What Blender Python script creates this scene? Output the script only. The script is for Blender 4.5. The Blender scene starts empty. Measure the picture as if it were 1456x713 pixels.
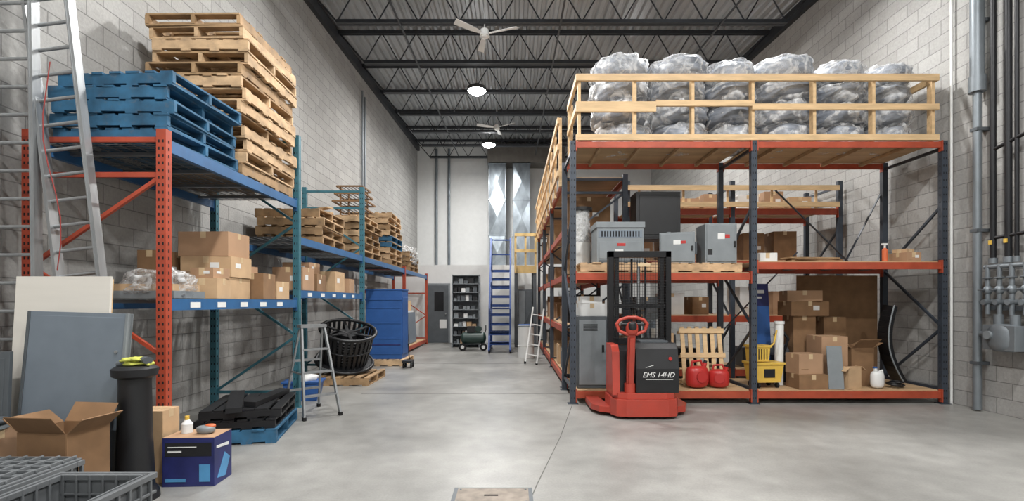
import bpy, bmesh, math, random
from mathutils import Vector, Matrix, Euler, noise
random.seed(7)
R=random.uniform
sc=bpy.context.scene
sc.view_settings.view_transform='Standard'
sc.view_settings.exposure=0.06

# ------------------------------------------------------------ materials
def lin(h,sat=.86):
    h=h.lstrip('#'); o=[]
    for i in (0,2,4):
        v=int(h[i:i+2],16)/255
        o.append(v/12.92 if v<=.04045 else ((v+.055)/1.055)**2.4)
    L=.21*o[0]+.72*o[1]+.07*o[2]
    return tuple(L+(x-L)*sat for x in o)+(1,)
def M(name,hexc,rough=.6,metal=0,var=.12,scale=(6,6,6),bump=0.0,emit=0,coat=0,detail=4,dirt=0.0):
    m=bpy.data.materials.new(name); m.use_nodes=True
    nt=m.node_tree; n=nt.nodes; l=nt.links
    p=n['Principled BSDF']; c=lin(hexc)
    tc=n.new('ShaderNodeTexCoord'); mp=n.new('ShaderNodeMapping')
    mp.inputs['Scale'].default_value=scale
    nz=n.new('ShaderNodeTexNoise'); nz.inputs['Detail'].default_value=detail; nz.inputs['Scale'].default_value=1
    l.new(tc.outputs['Object'],mp.inputs[0]); l.new(mp.outputs[0],nz.inputs['Vector'])
    cr=n.new('ShaderNodeValToRGB')
    cr.color_ramp.elements[0].position=.3; cr.color_ramp.elements[1].position=.7
    cr.color_ramp.elements[0].color=tuple(max(0,x*(1-var)) for x in c[:3])+(1,)
    cr.color_ramp.elements[1].color=tuple(min(1,x*(1+var)) for x in c[:3])+(1,)
    l.new(nz.outputs['Fac'],cr.inputs[0]); colout=cr.outputs[0]
    if dirt:
        nd=n.new('ShaderNodeTexNoise'); nd.inputs['Scale'].default_value=14; nd.inputs['Detail'].default_value=8; nd.inputs['Roughness'].default_value=.7
        l.new(tc.outputs['Object'],nd.inputs['Vector'])
        mr=n.new('ShaderNodeMapRange'); mr.inputs[1].default_value=.55; mr.inputs[2].default_value=.72; mr.inputs[3].default_value=0; mr.inputs[4].default_value=dirt; l.new(nd.outputs['Fac'],mr.inputs[0])
        mx=n.new('ShaderNodeMixRGB'); l.new(mr.outputs[0],mx.inputs[0]); l.new(colout,mx.inputs[1]); mx.inputs[2].default_value=(.12,.11,.1,1); colout=mx.outputs[0]
    l.new(colout,p.inputs['Base Color'])
    p.inputs['Roughness'].default_value=rough; p.inputs['Metallic'].default_value=metal
    if coat: p.inputs['Coat Weight'].default_value=coat
    if bump:
        b=n.new('ShaderNodeBump'); b.inputs['Strength'].default_value=bump; b.inputs['Distance'].default_value=.02
        l.new(nz.outputs['Fac'],b.inputs['Height']); l.new(b.outputs[0],p.inputs['Normal'])
    if emit:
        p.inputs['Emission Color'].default_value=c; p.inputs['Emission Strength'].default_value=emit
    return m

def block_mat():
    m=bpy.data.materials.new('painted_concrete_block'); m.use_nodes=True
    nt=m.node_tree; n=nt.nodes; l=nt.links; p=n['Principled BSDF']
    g=n.new('ShaderNodeNewGeometry'); s=n.new('ShaderNodeSeparateXYZ'); l.new(g.outputs['Position'],s.inputs[0])
    cb=n.new('ShaderNodeCombineXYZ'); l.new(s.outputs['Y'],cb.inputs[0]); l.new(s.outputs['Z'],cb.inputs[1])
    br=n.new('ShaderNodeTexBrick'); br.offset=.5
    br.inputs['Scale'].default_value=1; br.inputs['Brick Width'].default_value=.4; br.inputs['Row Height'].default_value=.2
    br.inputs['Mortar Size'].default_value=.006; br.inputs['Mortar Smooth'].default_value=.4; br.inputs['Bias'].default_value=0
    br.inputs['Color1'].default_value=lin('#aaa9a6'); br.inputs['Color2'].default_value=lin('#9e9d9a'); br.inputs['Mortar'].default_value=lin('#868583')
    l.new(cb.outputs[0],br.inputs['Vector'])
    nz=n.new('ShaderNodeTexNoise'); nz.inputs['Scale'].default_value=34; nz.inputs['Detail'].default_value=6; l.new(g.outputs['Position'],nz.inputs['Vector'])
    nz2=n.new('ShaderNodeTexNoise'); nz2.inputs['Scale'].default_value=1.2; nz2.inputs['Detail'].default_value=3; l.new(g.outputs['Position'],nz2.inputs['Vector'])
    mr=n.new('ShaderNodeMapRange'); mr.inputs[3].default_value=.78; mr.inputs[4].default_value=1.2; l.new(nz.outputs['Fac'],mr.inputs[0])
    mr2=n.new('ShaderNodeMapRange'); mr2.inputs[3].default_value=.88; mr2.inputs[4].default_value=1.12; l.new(nz2.outputs['Fac'],mr2.inputs[0])
    mu=n.new('ShaderNodeMath'); mu.operation='MULTIPLY'; l.new(mr.outputs[0],mu.inputs[0]); l.new(mr2.outputs[0],mu.inputs[1])
    vm=n.new('ShaderNodeVectorMath'); vm.operation='SCALE'; l.new(br.outputs['Color'],vm.inputs[0]); l.new(mu.outputs[0],vm.inputs['Scale'])
    l.new(vm.outputs[0],p.inputs['Base Color']); p.inputs['Roughness'].default_value=.85
    inv=n.new('ShaderNodeMath'); inv.operation='MULTIPLY_ADD'; inv.inputs[1].default_value=-1; inv.inputs[2].default_value=1; l.new(br.outputs['Fac'],inv.inputs[0])
    ad=n.new('ShaderNodeMath'); ad.operation='MULTIPLY_ADD'; ad.inputs[1].default_value=.5; l.new(nz.outputs['Fac'],ad.inputs[0]); l.new(inv.outputs[0],ad.inputs[2])
    b=n.new('ShaderNodeBump'); b.inputs['Strength'].default_value=.7; b.inputs['Distance'].default_value=.01
    l.new(ad.outputs[0],b.inputs['Height']); l.new(b.outputs[0],p.inputs['Normal'])
    return m
def floor_mat():
    m=bpy.data.materials.new('polished_concrete'); m.use_nodes=True
    nt=m.node_tree; n=nt.nodes; l=nt.links; p=n['Principled BSDF']
    g=n.new('ShaderNodeNewGeometry')
    def nz(s,d,lo,hi):
        a=n.new('ShaderNodeTexNoise'); a.inputs['Scale'].default_value=s; a.inputs['Detail'].default_value=d; l.new(g.outputs['Position'],a.inputs['Vector'])
        r=n.new('ShaderNodeMapRange'); r.inputs[1].default_value=.3; r.inputs[2].default_value=.7; r.inputs[3].default_value=lo; r.inputs[4].default_value=hi; l.new(a.outputs['Fac'],r.inputs[0]); return a,r
    a1,r1=nz(.9,9,.76,1.16); a2,r2=nz(5,8,.88,1.1); a3,r3=nz(60,3,.92,1.08)
    m1=n.new('ShaderNodeMath'); m1.operation='MULTIPLY'; l.new(r1.outputs[0],m1.inputs[0]); l.new(r2.outputs[0],m1.inputs[1])
    m2=n.new('ShaderNodeMath'); m2.operation='MULTIPLY'; l.new(m1.outputs[0],m2.inputs[0]); l.new(r3.outputs[0],m2.inputs[1])
    vm=n.new('ShaderNodeVectorMath'); vm.operation='SCALE'; vm.inputs[0].default_value=lin('#8b8a86')[:3]; l.new(m2.outputs[0],vm.inputs['Scale'])
    l.new(vm.outputs[0],p.inputs['Base Color'])
    rr=n.new('ShaderNodeMapRange'); rr.inputs[3].default_value=.26; rr.inputs[4].default_value=.5; l.new(a1.outputs['Fac'],rr.inputs[0]); l.new(rr.outputs[0],p.inputs['Roughness'])
    b=n.new('ShaderNodeBump'); b.inputs['Strength'].default_value=.05; l.new(a2.outputs['Fac'],b.inputs['Height']); l.new(b.outputs[0],p.inputs['Normal'])
    return m
def film_mat(name,col,amt,sc_=9,bs=.8,rough=.22):
    m=bpy.data.materials.new(name); m.use_nodes=True
    nt=m.node_tree; n=nt.nodes; l=nt.links; p=n['Principled BSDF']; out=n['Material Output']
    p.inputs['Base Color'].default_value=lin(col); p.inputs['Roughness'].default_value=rough
    tr=n.new('ShaderNodeBsdfTransparent'); mx=n.new('ShaderNodeMixShader')
    tc=n.new('ShaderNodeTexCoord'); nz=n.new('ShaderNodeTexNoise'); nz.inputs['Scale'].default_value=sc_; nz.inputs['Detail'].default_value=5; nz.inputs['Distortion'].default_value=1.5
    l.new(tc.outputs['Object'],nz.inputs['Vector'])
    mr=n.new('ShaderNodeMapRange'); mr.inputs[1].default_value=.42; mr.inputs[2].default_value=.66; mr.inputs[3].default_value=amt*.3; mr.inputs[4].default_value=min(1,amt*1.6)
    l.new(nz.outputs['Fac'],mr.inputs[0]); l.new(mr.outputs[0],mx.inputs[0])
    b=n.new('ShaderNodeBump'); b.inputs['Strength'].default_value=bs; b.inputs['Distance'].default_value=.04; l.new(nz.outputs['Fac'],b.inputs['Height']); l.new(b.outputs[0],p.inputs['Normal'])
    l.new(tr.outputs[0],mx.inputs[1]); l.new(p.outputs[0],mx.inputs[2]); l.new(mx.outputs[0],out.inputs['Surface'])
    return m

block=block_mat(); conc=floor_mat()
white=M('white_painted_wall','#d3d4d3',.7,var=.03)
deckm=M('galvanised_roof_deck','#a8abae',.42,.4,var=.15,scale=(2,.6,2))
joistm=M('dark_painted_steel','#303338',.5,.2)
galv=M('galvanised_duct','#8d979f',.3,.7,var=.3,scale=(4,4,2))
ductb=M('dull_duct','#6d6861',.5,.5)
wood=M('pallet_wood','#bf9d73',.78,var=.32,scale=(5,5,9),bump=.2,dirt=.3)
wood2=M('aged_pallet_wood','#9a7a52',.8,var=.34,scale=(6,6,6),bump=.2,dirt=.4)
lumber=M('pine_lumber','#d4b07c',.6,var=.15,scale=(3,20,20),bump=.08)
ply=M('plywood','#b9976c',.65,var=.18,scale=(1.2,9,9))
bluep=M('blue_pallet_paint','#1a597c',.7,var=.4,scale=(6,6,6),bump=.15,dirt=.5)
teal=M('teal_rack_paint','#2c6a79',.45,.1,var=.18,dirt=.15)
blueb=M('blue_rack_paint','#245f92',.42,.1,var=.14,dirt=.15)
redr=M('orange_red_rack_paint','#b0401f',.45,.1,var=.14,dirt=.2)
oran=M('orange_rack_beam','#ae421f',.48,.1,var=.16,dirt=.25)
darkr=M('slate_rack_paint','#3a424d',.45,.2,var=.14,dirt=.15)
hole=M('dark_slot','#15161a',.9)
wire=M('galvanised_wire','#767b7f',.4,.6)
alum=M('aluminium','#9a9d9f',.42,.7,var=.12,scale=(20,20,4))
card=M('cardboard','#a98360',.85,var=.12,scale=(3,3,3))
card2=M('cardboard_dark','#86633f',.85,var=.14)
card3=M('cardboard_light','#bd9a70',.85,var=.1)
tape=M('packing_tape','#c9ad82',.3)
whitep=M('white_plastic','#dadbd9',.45,var=.04)
greym=M('machine_grey','#7f868a',.45,.1,var=.08,dirt=.08)
greyd=M('machine_grey_dark','#53595e',.5,.1,var=.1)
greyb=M('blue_grey_panel','#74808c',.45,.15,var=.06)
cream=M('cream_board','#d9d4ca',.6,var=.05,scale=(1,10,10))
blackp=M('black_plastic','#17181b',.45,var=.2)
blackm=M('black_mesh_steel','#141518',.45,.3)
redp=M('truck_red','#ae3018',.38,var=.08,coat=.25,dirt=.2)
redc=M('fuel_can_red','#b81d17',.38,var=.06)
yel=M('safety_yellow','#d9ae18',.4,var=.06)
hiv=M('hi_vis_glove','#b9bd30',.8,var=.3,scale=(30,30,30),bump=.4,dirt=.3)
bluec=M('blue_enamel','#1d559a',.45,var=.1)
bluel=M('blue_ladder_paint','#183f82',.45,.1)
navy=M('blue_carton_print','#232a66',.5,var=.3)
cyan=M('cyan_print','#3f8fc4',.5)
green=M('dark_green_enamel','#1f3a34',.4)
crate=M('grey_crate_plastic','#63676a',.55,var=.08)
crated=M('grey_crate_inside','#303336',.6)
bag=M('grey_roll_bag','#7c838e',.36,var=.45,scale=(5,5,22),bump=.5)
film=film_mat('clear_poly_film','#eceef0',.42,6,.45,.32)
film2=film_mat('cloudy_poly_film','#d0d2d3',.6)
pipeg=M('grey_conduit','#788086',.45,.4,var=.08)
pipeb=M('black_iron_pipe','#1d1e22',.45,.3)
lampm=M('lamp_lens','#ffffff',.5,emit=80)
lampc=M('lamp_housing','#3a3b3d',.5)
jointm=M('floor_joint','#5c5b57',.9)
rust=M('floor_plate','#857a6e',.6,.3,var=.25,scale=(12,12,12))
orangeb=M('orange_bottle','#d8642a',.4)
redrope=M('red_rope','#93302b',.8)
tyre=M('rubber','#151515',.8)
mesh_ins=M('pale_yellow_wood','#cfae68',.6,var=.12)

# ------------------------------------------------------------ builder
class B:
    def __init__(s,name,M0=None):
        s.name=name; s.bm=bmesh.new(); s.mats=[]; s.M=M0 or Matrix.Identity(4)
    def mi(s,m):
        if m not in s.mats: s.mats.append(m)
        return s.mats.index(m)
    def add(s,vs,fs,m,smooth=False):
        bv=[s.bm.verts.new(s.M@Vector(v)) for v in vs]; k=s.mi(m)
        for f in fs:
            try:
                fc=s.bm.faces.new([bv[i] for i in f]); fc.material_index=k; fc.smooth=smooth
            except ValueError: pass
    def box(s,c,sz,m,rot=(0,0,0),T=None):
        E=T or (Matrix.Translation(c)@Euler(rot).to_matrix().to_4x4())
        vs=[E@Vector((a*sz[0]/2,b*sz[1]/2,d*sz[2]/2)) for a in(-1,1) for b in(-1,1) for d in(-1,1)]
        s.add(vs,[(0,1,3,2),(4,6,7,5),(0,4,5,1),(2,3,7,6),(0,2,6,4),(1,5,7,3)],m)
    def bx(s,x0,x1,y0,y1,z0,z1,m): s.box(((x0+x1)/2,(y0+y1)/2,(z0+z1)/2),(x1-x0,y1-y0,z1-z0),m)
    def bar(s,p1,p2,w,h,m,up=(0,0,1)):
        p1=Vector(p1);p2=Vector(p2); d=(p2-p1); L=d.length; d.normalize()
        u=Vector(up)
        if abs(d.dot(u))>.98: u=Vector((0,1,0))
        x=d.cross(u).normalized(); z=x.cross(d).normalized()
        E=Matrix((( x.x,d.x,z.x,0),(x.y,d.y,z.y,0),(x.z,d.z,z.z,0),(0,0,0,1))); E.translation=(p1+p2)/2
        s.box(None,(w,L,h),m,T=E)
    def cyl(s,p1,p2,r,m,r2=None,seg=12,caps=True):
        p1=Vector(p1);p2=Vector(p2); r2=r if r2 is None else r2
        d=(p2-p1).normalized(); u=Vector((0,0,1)) if abs(d.z)<.95 else Vector((1,0,0))
        x=d.cross(u).normalized(); y=d.cross(x)
        vs=[];
        for P,rr in((p1,r),(p2,r2)):
            for i in range(seg):
                a=2*math.pi*i/seg; vs.append(P+x*math.cos(a)*rr+y*math.sin(a)*rr)
        s.add(vs,[(i,(i+1)%seg,seg+(i+1)%seg,seg+i) for i in range(seg)],m,True)
        if caps:
            s.add(vs[:seg],[tuple(range(seg))],m); s.add(vs[seg:],[tuple(range(seg))],m)
    def tube(s,pts,r,m,seg=8):
        for a,b in zip(pts[:-1],pts[1:]): s.cyl(a,b,r,m,seg=seg,caps=False); s.ball(b,(r,r,r),m,seg=seg,rings=4)
        s.ball(pts[0],(r,r,r),m,seg=seg,rings=4)
    def ball(s,c,r,m,seg=16,rings=10,e=1.0,amp=0,fr=3,seed=0,rot=0):
        vs=[];fs=[]
        f=lambda v:math.copysign(abs(v)**e,v)
        for j in range(rings+1):
            ph=-math.pi/2+math.pi*j/rings
            for i in range(seg):
                th=2*math.pi*i/seg
                v=Vector((f(math.cos(ph))*math.cos(th),f(math.cos(ph))*math.sin(th),f(math.sin(ph))))
                k=1
                if amp: k=1+amp*noise.noise(v*fr+Vector((seed,seed*.7,0)))
                q=Vector((v.x*r[0]*k,v.y*r[1]*k,v.z*r[2]*k))
                if rot: q=Matrix.Rotation(rot,3,'Z')@q
                vs.append(q+Vector(c))
        for j in range(rings):
            for i in range(seg):
                a=j*seg+i;b=j*seg+(i+1)%seg; fs.append((a,b,b+seg,a+seg))
        s.add(vs,fs,m,True)
    def torus(s,c,Rr,r,m,T=None,seg=28,sg=8):
        vs=[];fs=[]
        T=T or Matrix.Identity(4)
        for i in range(seg):
            a=2*math.pi*i/seg
            for j in range(sg):
                b=2*math.pi*j/sg
                v=Vector(((Rr+r*math.cos(b))*math.cos(a),(Rr+r*math.cos(b))*math.sin(a),r*math.sin(b)))
                vs.append(T@(v)+Vector(c))
        for i in range(seg):
            for j in range(sg):
                fs.append((i*sg+j,((i+1)%seg)*sg+j,((i+1)%seg)*sg+(j+1)%sg,i*sg+(j+1)%sg))
        s.add(vs,fs,m,True)
    def prism(s,pts,a0,a1,m,axis='y'):
        def P(p,a):
            return {'y':(p[0],a,p[1]),'x':(a,p[0],p[1]),'z':(p[0],p[1],a)}[axis]
        n=len(pts); vs=[P(p,a0) for p in pts]+[P(p,a1) for p in pts]
        s.add(vs,[tuple(range(n)),tuple(range(n,2*n))]+[(i,(i+1)%n,n+(i+1)%n,n+i) for i in range(n)],m)
    def done(s,bevel=0,recenter=True):
        bm=s.bm; bmesh.ops.recalc_face_normals(bm,faces=bm.faces[:])
        off=Vector((0,0,0))
        if recenter and len(bm.verts):
            xs=[v.co for v in bm.verts]
            mn=Vector([min(v[i] for v in xs) for i in range(3)]); mx=Vector([max(v[i] for v in xs) for i in range(3)])
            off=Vector(((mn.x+mx.x)/2,(mn.y+mx.y)/2,mn.z))
            for v in bm.verts: v.co-=off
        me=bpy.data.meshes.new(s.name); bm.to_mesh(me); bm.free()
        for m in s.mats: me.materials.append(m)
        o=bpy.data.objects.new(s.name,me); sc.collection.objects.link(o); o.location=off
        if bevel:
            md=o.modifiers.new('bevel','BEVEL'); md.width=bevel; md.segments=2; md.limit_method='ANGLE'; md.angle_limit=.7
        return o
def TM(x,y,z,rz=0,rx=0,ry=0): return Matrix.Translation((x,y,z))@Euler((rx,ry,rz)).to_matrix().to_4x4()

# ------------------------------------------------------------ room
XL,XR,YB,YF=-4.15,6.1,21.6,-4.0
ceilz=lambda y:7.7+(y-10.3)*.053
b=B('floor'); b.bx(XL-.2,XR+.2,YF-.2,YB+.2,-.2,0,conc)
b.done(recenter=False)
b=B('floor_control_joint')
pts=[(.97,7.5),(.82,6.7),(.66,5.9),(.50,5.1),(.36,4.5),(.19,3.77),(.05,3.1)]
for (x0,y0),(x1,y1) in zip(pts[:-1],pts[1:]): b.bar((x0,y0,.0012),(x1,y1,.0012),.007,.002,jointm)
b.bar((-2.3,7.5,.0012),(.97,7.5,.0012),.006,.002,jointm)
b.bar((-2.3,11.2,.0012),(.8,11.2,.0012),.006,.002,jointm)
b.done()
b=B('floor_access_cover'); b.bx(-.43,.15,3.38,3.7,0,.006,greyd); b.bx(-.4,.12,3.41,3.67,.006,.01,rust)
for x in(-.38,.1): 
    for y in(3.43,3.65): b.cyl((x,y,.01),(x,y,.013),.008,greyd,seg=10)
b.bx(-.2,-.1,3.53,3.55,.01,.012,hole)
b.done()
for nm,x0,x1 in(('wall_left',XL-.2,XL),('wall_right',XR,XR+.2)):
    b=B(nm); b.bx(x0,x1,YF,YB,0,8.6,block); b.done(recenter=False)
b=B('wall_back'); b.bx(XL-.2,XR+.2,YB,YB+.2,0,8.6,white); b.done(recenter=False)
b=B('wall_front'); b.bx(XL-.2,XR+.2,YF-.2,YF,0,8.6,white); b.done(recenter=False)
b=B('ceiling'); per=.19; vs=[];x=XL-.05;prof=[]
while x<XR+.05:
    prof+=[(x,0),(x+.065,0),(x+.095,.055),(x+.16,.055)]; x+=per
prof.append((x,0))
vs=[(p[0],YF-.1,ceilz(YF-.1)+p[1]) for p in prof]+[(p[0],YB+.1,ceilz(YB+.1)+p[1]) for p in prof]; n=len(prof)
b.add(vs,[(i,i+1,n+i+1,n+i) for i in range(n-1)],deckm)
b.done(recenter=False)
for nm,x0 in(('trim_ledger_left',XL),('trim_ledger_right',XR-.1)):
    b=B(nm)
    b.bar((x0+.05,YF,ceilz(YF)-.14),(x0+.05,YB,ceilz(YB)-.14),.1,.24,joistm); b.done()
yj=[-2+i*1.83+.72 for i in range(13)]
for y in yj:
    z=ceilz(y)
    b=B('steel_roof_joist')
    for dy in(-.035,.035):
        b.bx(XL+.1,XR-.1,y+dy-.012,y+dy+.012,z-.09,z-.01,joistm)
        b.bx(XL+.7,XR-.7,y+dy-.012,y+dy+.012,z-.78,z-.71,joistm)
        b.bx(XL+.7,XR-.7,y+dy-.03,y+dy+.03,z-.79,z-.775,joistm)
    L=XR-XL-1.4; np=11
    for i in range(np):
        xa=XL+.7+L*i/np; xb=XL+.7+L*(i+.5)/np; xc=XL+.7+L*(i+1)/np
        b.cyl((xa,y,z-.74),(xb,y,z-.05),.014,joistm,seg=6); b.cyl((xb,y,z-.05),(xc,y,z-.74),.014,joistm,seg=6)
    b.cyl((XL+.1,y,z-.05),(XL+.7,y,z-.74),.02,joistm,seg=6); b.cyl((XR-.1,y,z-.05),(XR-.7,y,z-.74),.02,joistm,seg=6)
    b.done()
b=B('joist_bridging')
for x in(-2.2,.95,4.1):
    b.bar((x,yj[0]-.2,ceilz(yj[0])-.805),(x,20.2,ceilz(20.2)-.805),.035,.02,joistm)
b.done()
def highbay(x,y,z,power):
    b=B('high_bay_light'); b.cyl((x,y,z+.03),(x,y,z+.12),.25,lampc,seg=28); b.cyl((x,y,z+.12),(x,y,z+.2),.1,lampc,seg=16)
    b.cyl((x,y,z+.03),(x,y,z-.05),.24,lampm,.13,seg=28); b.cyl((x,y,z+.2),(x,y,ceilz(y)-.09),.01,lampc,seg=6); o=b.done()
    L=bpy.data.lights.new('high_bay_lamp','AREA'); L.shape='DISK'; L.size=.4; L.energy=power; L.color=(1,.985,.96); L.spread=math.radians(180)
    lo=bpy.data.objects.new('high_bay_lamp',L); sc.collection.objects.link(lo); lo.parent=o
    lo.location=(x-o.location.x,y-o.location.y,z-.055-o.location.z)
PW=235
for (x,y) in((-.93,13),(-.85,18),(-.95,7.6),(-.9,2.6),(3.4,7.7),(3.3,2.6),(3.3,13.4),(-.9,-1.5),(3.3,-1.5)):
    highbay(x,y,6.95 if y<16 else 7.13,PW)
def fan(x,y,z,a0):
    b=B('ceiling_fan'); b.cyl((x,y,z),(x,y,z+.13),.1,whitep,.08,seg=20); b.cyl((x,y,z+.13),(x,y,ceilz(y)-.03),.012,whitep); b.ball((x,y,z),(.08,.08,.04),whitep)
    for k in range(3):
        a=a0+k*2*math.pi/3; T=TM(x,y,z+.05,a,rx=.3)
        old=b.M; b.M=T; b.prism([(.1,-.03),(.3,-.06),(.68,-.075),(.7,.06),(.3,.05),(.1,.03)],-.006,.006,whitep,axis='z'); b.M=old
    b.done()
fan(-.54,9.7,6.64,1.75); fan(-.5,16.2,7.1,1.45)

# ------------------------------------------------------------ racks
def post(b,x,y,h,m,holes=True,face=-1,z0=0,step=.1):
    w=.08
    b.bx(x-w/2,x+w/2,y-.035,y-.03,z0,h,m); b.bx(x-w/2,x-w/2+.006,y-.03,y+.035,z0,h,m); b.bx(x+w/2-.006,x+w/2,y-.03,y+.035,z0,h,m)
    b.bx(x-.07,x+.07,y-.06,y+.06,z0,z0+.008,m)
    if holes:
        z=z0+.08
        while z<h-.04:
            for dx in(-.017,.017):
                b.bx(x+dx-.006,x+dx+.006,y-.0362,y-.034,z-.012,z+.012,hole)
            b.bx(x+w/2-.001,x+w/2+.0012,y-.007,y+.007,z-.013,z+.013,hole)
            b.bx(x-w/2-.0012,x-w/2+.001,y-.007,y+.007,z-.013,z+.013,hole)
            z+=step
def frameX(b,xa,xb,y,h,m,mb=None,holes=True,step=.1):
    mb=mb or m
    post(b,xa,y,h,m,holes,step=step); post(b,xb,y,h,mb,holes,step=step)
    b.bar((xa,y,.2),(xb,y,.2),.03,.04,mb); b.bar((xa,y,h-.08),(xb,y,h-.08),.03,.04,mb)
    z=.2;k=0
    while z+.75<h-.05:
        b.bar((xa,y,z) if k%2 else (xb,y,z),(xb,y,z+.75) if k%2 else (xa,y,z+.75),.03,.03,mb); z+=.75;k+=1
    b.bar((xa,y,z),(xb,y,z),.03,.04,mb)
def frameY(b,x,ya,yb,h,m,holes=True):
    post(b,x,ya,h,m,holes); post(b,x,yb,h,m,False)
    b.bar((x,ya,.2),(x,yb,.2),.03,.04,m); b.bar((x,ya,h-.1),(x,yb,h-.1),.03,.04,m)
    z=.2;k=0
    while z+.85<h-.05:
        b.bar((x,ya if k%2 else yb,z),(x,yb if k%2 else ya,z+.85),.03,.03,m); z+=.85;k+=1
def wiredeck(b,x0,x1,y0,y1,z,stepx=.11,stepy=.05):
    n=int((x1-x0)/stepx)
    for i in range(n+1):
        x=x0+(x1-x0)*i/n; b.bx(x-.004,x+.004,y0,y1,z-.004,z+.004,wire)
    n=int((y1-y0)/stepy)
    for i in range(n+1):
        y=y0+(y1-y0)*i/n; b.bx(x0,x1,y-.0035,y+.0035,z+.002,z+.008,wire)
    n=4
    for i in range(n):
        y=y0+(y1-y0)*(i+.5)/n; b.bx(x0,x1,y-.02,y+.02,z-.035,z-.005,wire)
def beamY(b,x,y0,y1,zt,m,h=.1,w=.045,labels=0):
    b.bx(x-w/2,x+w/2,y0+.04,y1-.04,zt-h,zt,m); b.bx(x-w/2-.004,x+w/2+.004,y0+.04,y0+.05,zt-h-.04,zt+.03,m); b.bx(x-w/2-.004,x+w/2+.004,y1-.05,y1-.04,zt-h-.04,zt+.03,m)
    for i in range(labels):
        yy=y0+.3+i*(y1-y0-.5)/max(1,labels); b.bx(x+w/2,x+w/2+.002,yy,yy+.14,zt-.08,zt-.03,whitep)
xf,xr=-2.87,-3.97
b=B('pallet_rack')
yA,yBb,yC,yD,yE=4.06,6.57,9.43,13.1,16.5
frameX(b,xf,xr,yA,2.82,redr,step=.06)
frameX(b,xf,xr,yBb,3.62,teal)
frameX(b,xf,xr,yC,3.6,teal)
frameX(b,xf,xr,yD,2.36,redr,holes=False); frameX(b,xf,xr,yE,2.36,redr,holes=False)
bays=[(yA,yBb,(2.75,1.43)),(yBb,yC,(2.28,1.56)),(yC,yD,(2.28,)),(yD,yE,(2.28,))]
for (y0,y1,zs) in bays:
    for k,z in enumerate(zs):
        for x in(xf,xr): beamY(b,x,y0,y1,z,blueb,labels=(5 if k==1 and x==xf else 0))
        wiredeck(b,xr+.02,xf-.02,y0+.06,y1-.06,z-.004)
for x in(xf,xr):
    beamY(b,x,yD,yE,.16,redr,h=.1)
b.bx(xr,xf,yD+.1,yE-.1,.16,.18,ply)
b.done()

def pallet(b,m,x,y,z,w=1.02,d=1.22,rz=0,h=.138,nt=7,mm=None):
    old=b.M; b.M=old@TM(x,y,z,rz)
    for i in(-1,0,1): b.bx(i*(w/2-.02)-.019,i*(w/2-.02)+.019,-d/2,d/2,.018,h-.018,m)
    for i in range(nt):
        bw=R(.085,.12); yy=-d/2+bw/2+(d-bw)*i/(nt-1); mq=mm if (mm and R(0,1)<.35) else m
        b.box((R(-.01,.01),yy,h-.009),(w+R(-.02,.01),bw,.018),mq,(0,R(-.006,.006),R(-.012,.012)))
    for i in range(4):
        yy=-d/2+.055+(d-.11)*i/3; b.box((0,yy,.009),(w,.1,.018),m)
    b.M=old
def pallet2(b,m,x,y,z,w=1.02,d=1.22,rz=0,h=.138,nt=7,mm=None):
    old=b.M; b.M=old@TM(x,y,z,rz+math.pi/2); pallet(b,m,0,0,0,d,w,0,h,nt,mm); b.M=old
b=B('wooden_pallet_stack')
for i in range(13):
    f=pallet if i%3!=1 else pallet2
    f(b,wood if i%4 else wood2,-3.37+R(-.035,.035),5.86+R(-.03,.03),2.762+i*.133,1.02,1.22,R(-.03,.03),h=.131,mm=wood2)
b.done()
b=B('blue_pallet_stack')
for i in range(5):
    pallet2(b,bluep,-3.4+R(-.04,.04),4.68+R(-.02,.02),2.762+i*.122,1.02,.98,R(-.05,.05),h=.12)
b.done()
b=B('wooden_pallet_stack')
for i in range(4): pallet2(b,wood2,-3.42+R(-.04,.04),8.1+R(-.04,.04),2.292+i*.14,1.0,1.1,R(-.12,.12),mm=wood)
for i in range(3):b.box((-3.4+R(-.1,.1),8.2,2.87+i*.03),(.9,.12,.02),wood,(0,0,R(-.6,.6)))
b.done()
b=B('wooden_pallet_stack')
for i in range(6): pallet2(b,wood if i%2 else wood2,-3.42+R(-.04,.04),10.35+R(-.04,.04),2.292+i*.14,1.0,1.15,R(-.05,.05),mm=wood2)
b.done()
b=B('wooden_pallet_stack')
for i in range(9):
    pallet2(b,bluep if i in(3,4) else (wood if i%3 else wood2),-3.4+R(-.03,.03),12.3+R(-.03,.03),2.292+i*.14,1.02,1.15,R(-.05,.05),mm=wood2)
b.done()
b=B('wooden_pallet_stack')
for i in range(4):
    pallet2(b,wood2,-3.4+R(-.03,.03),14.6+R(-.03,.03),2.292+i*.14,1.02,1.15,R(-.05,.05))
b.ball((-3.35,14.6,2.75),(.52,.62,.3),film2,seg=36,rings=20,e=.5,amp=.25,fr=4)
b.done()
b=B('wire_rack_stack')
for i in range(5):
    z=3.16+i*.15; w=.7-.09*abs(i-2)
    for a in(-1,1):
        b.bar((-3.3-w/2,10.3+a*.3,z),(-3.3+w/2,10.3+a*.3,z),.03,.03,card2); b.bar((-3.3+a*w/2,10,z),(-3.3+a*w/2,10.6,z),.03,.03,card2)
        for c in(-1,1): b.bar((-3.3+a*.2,10.3+c*.25,z-.15 if i else z-.02),(-3.3+a*.2,10.3+c*.25,z),.03,.03,card2)
    for k in range(8): b.bar((-3.3-w/2+w*k/7,10,z),(-3.3-w/2+w*k/7,10.6,z),.012,.012,blackm)
b.done()

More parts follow.
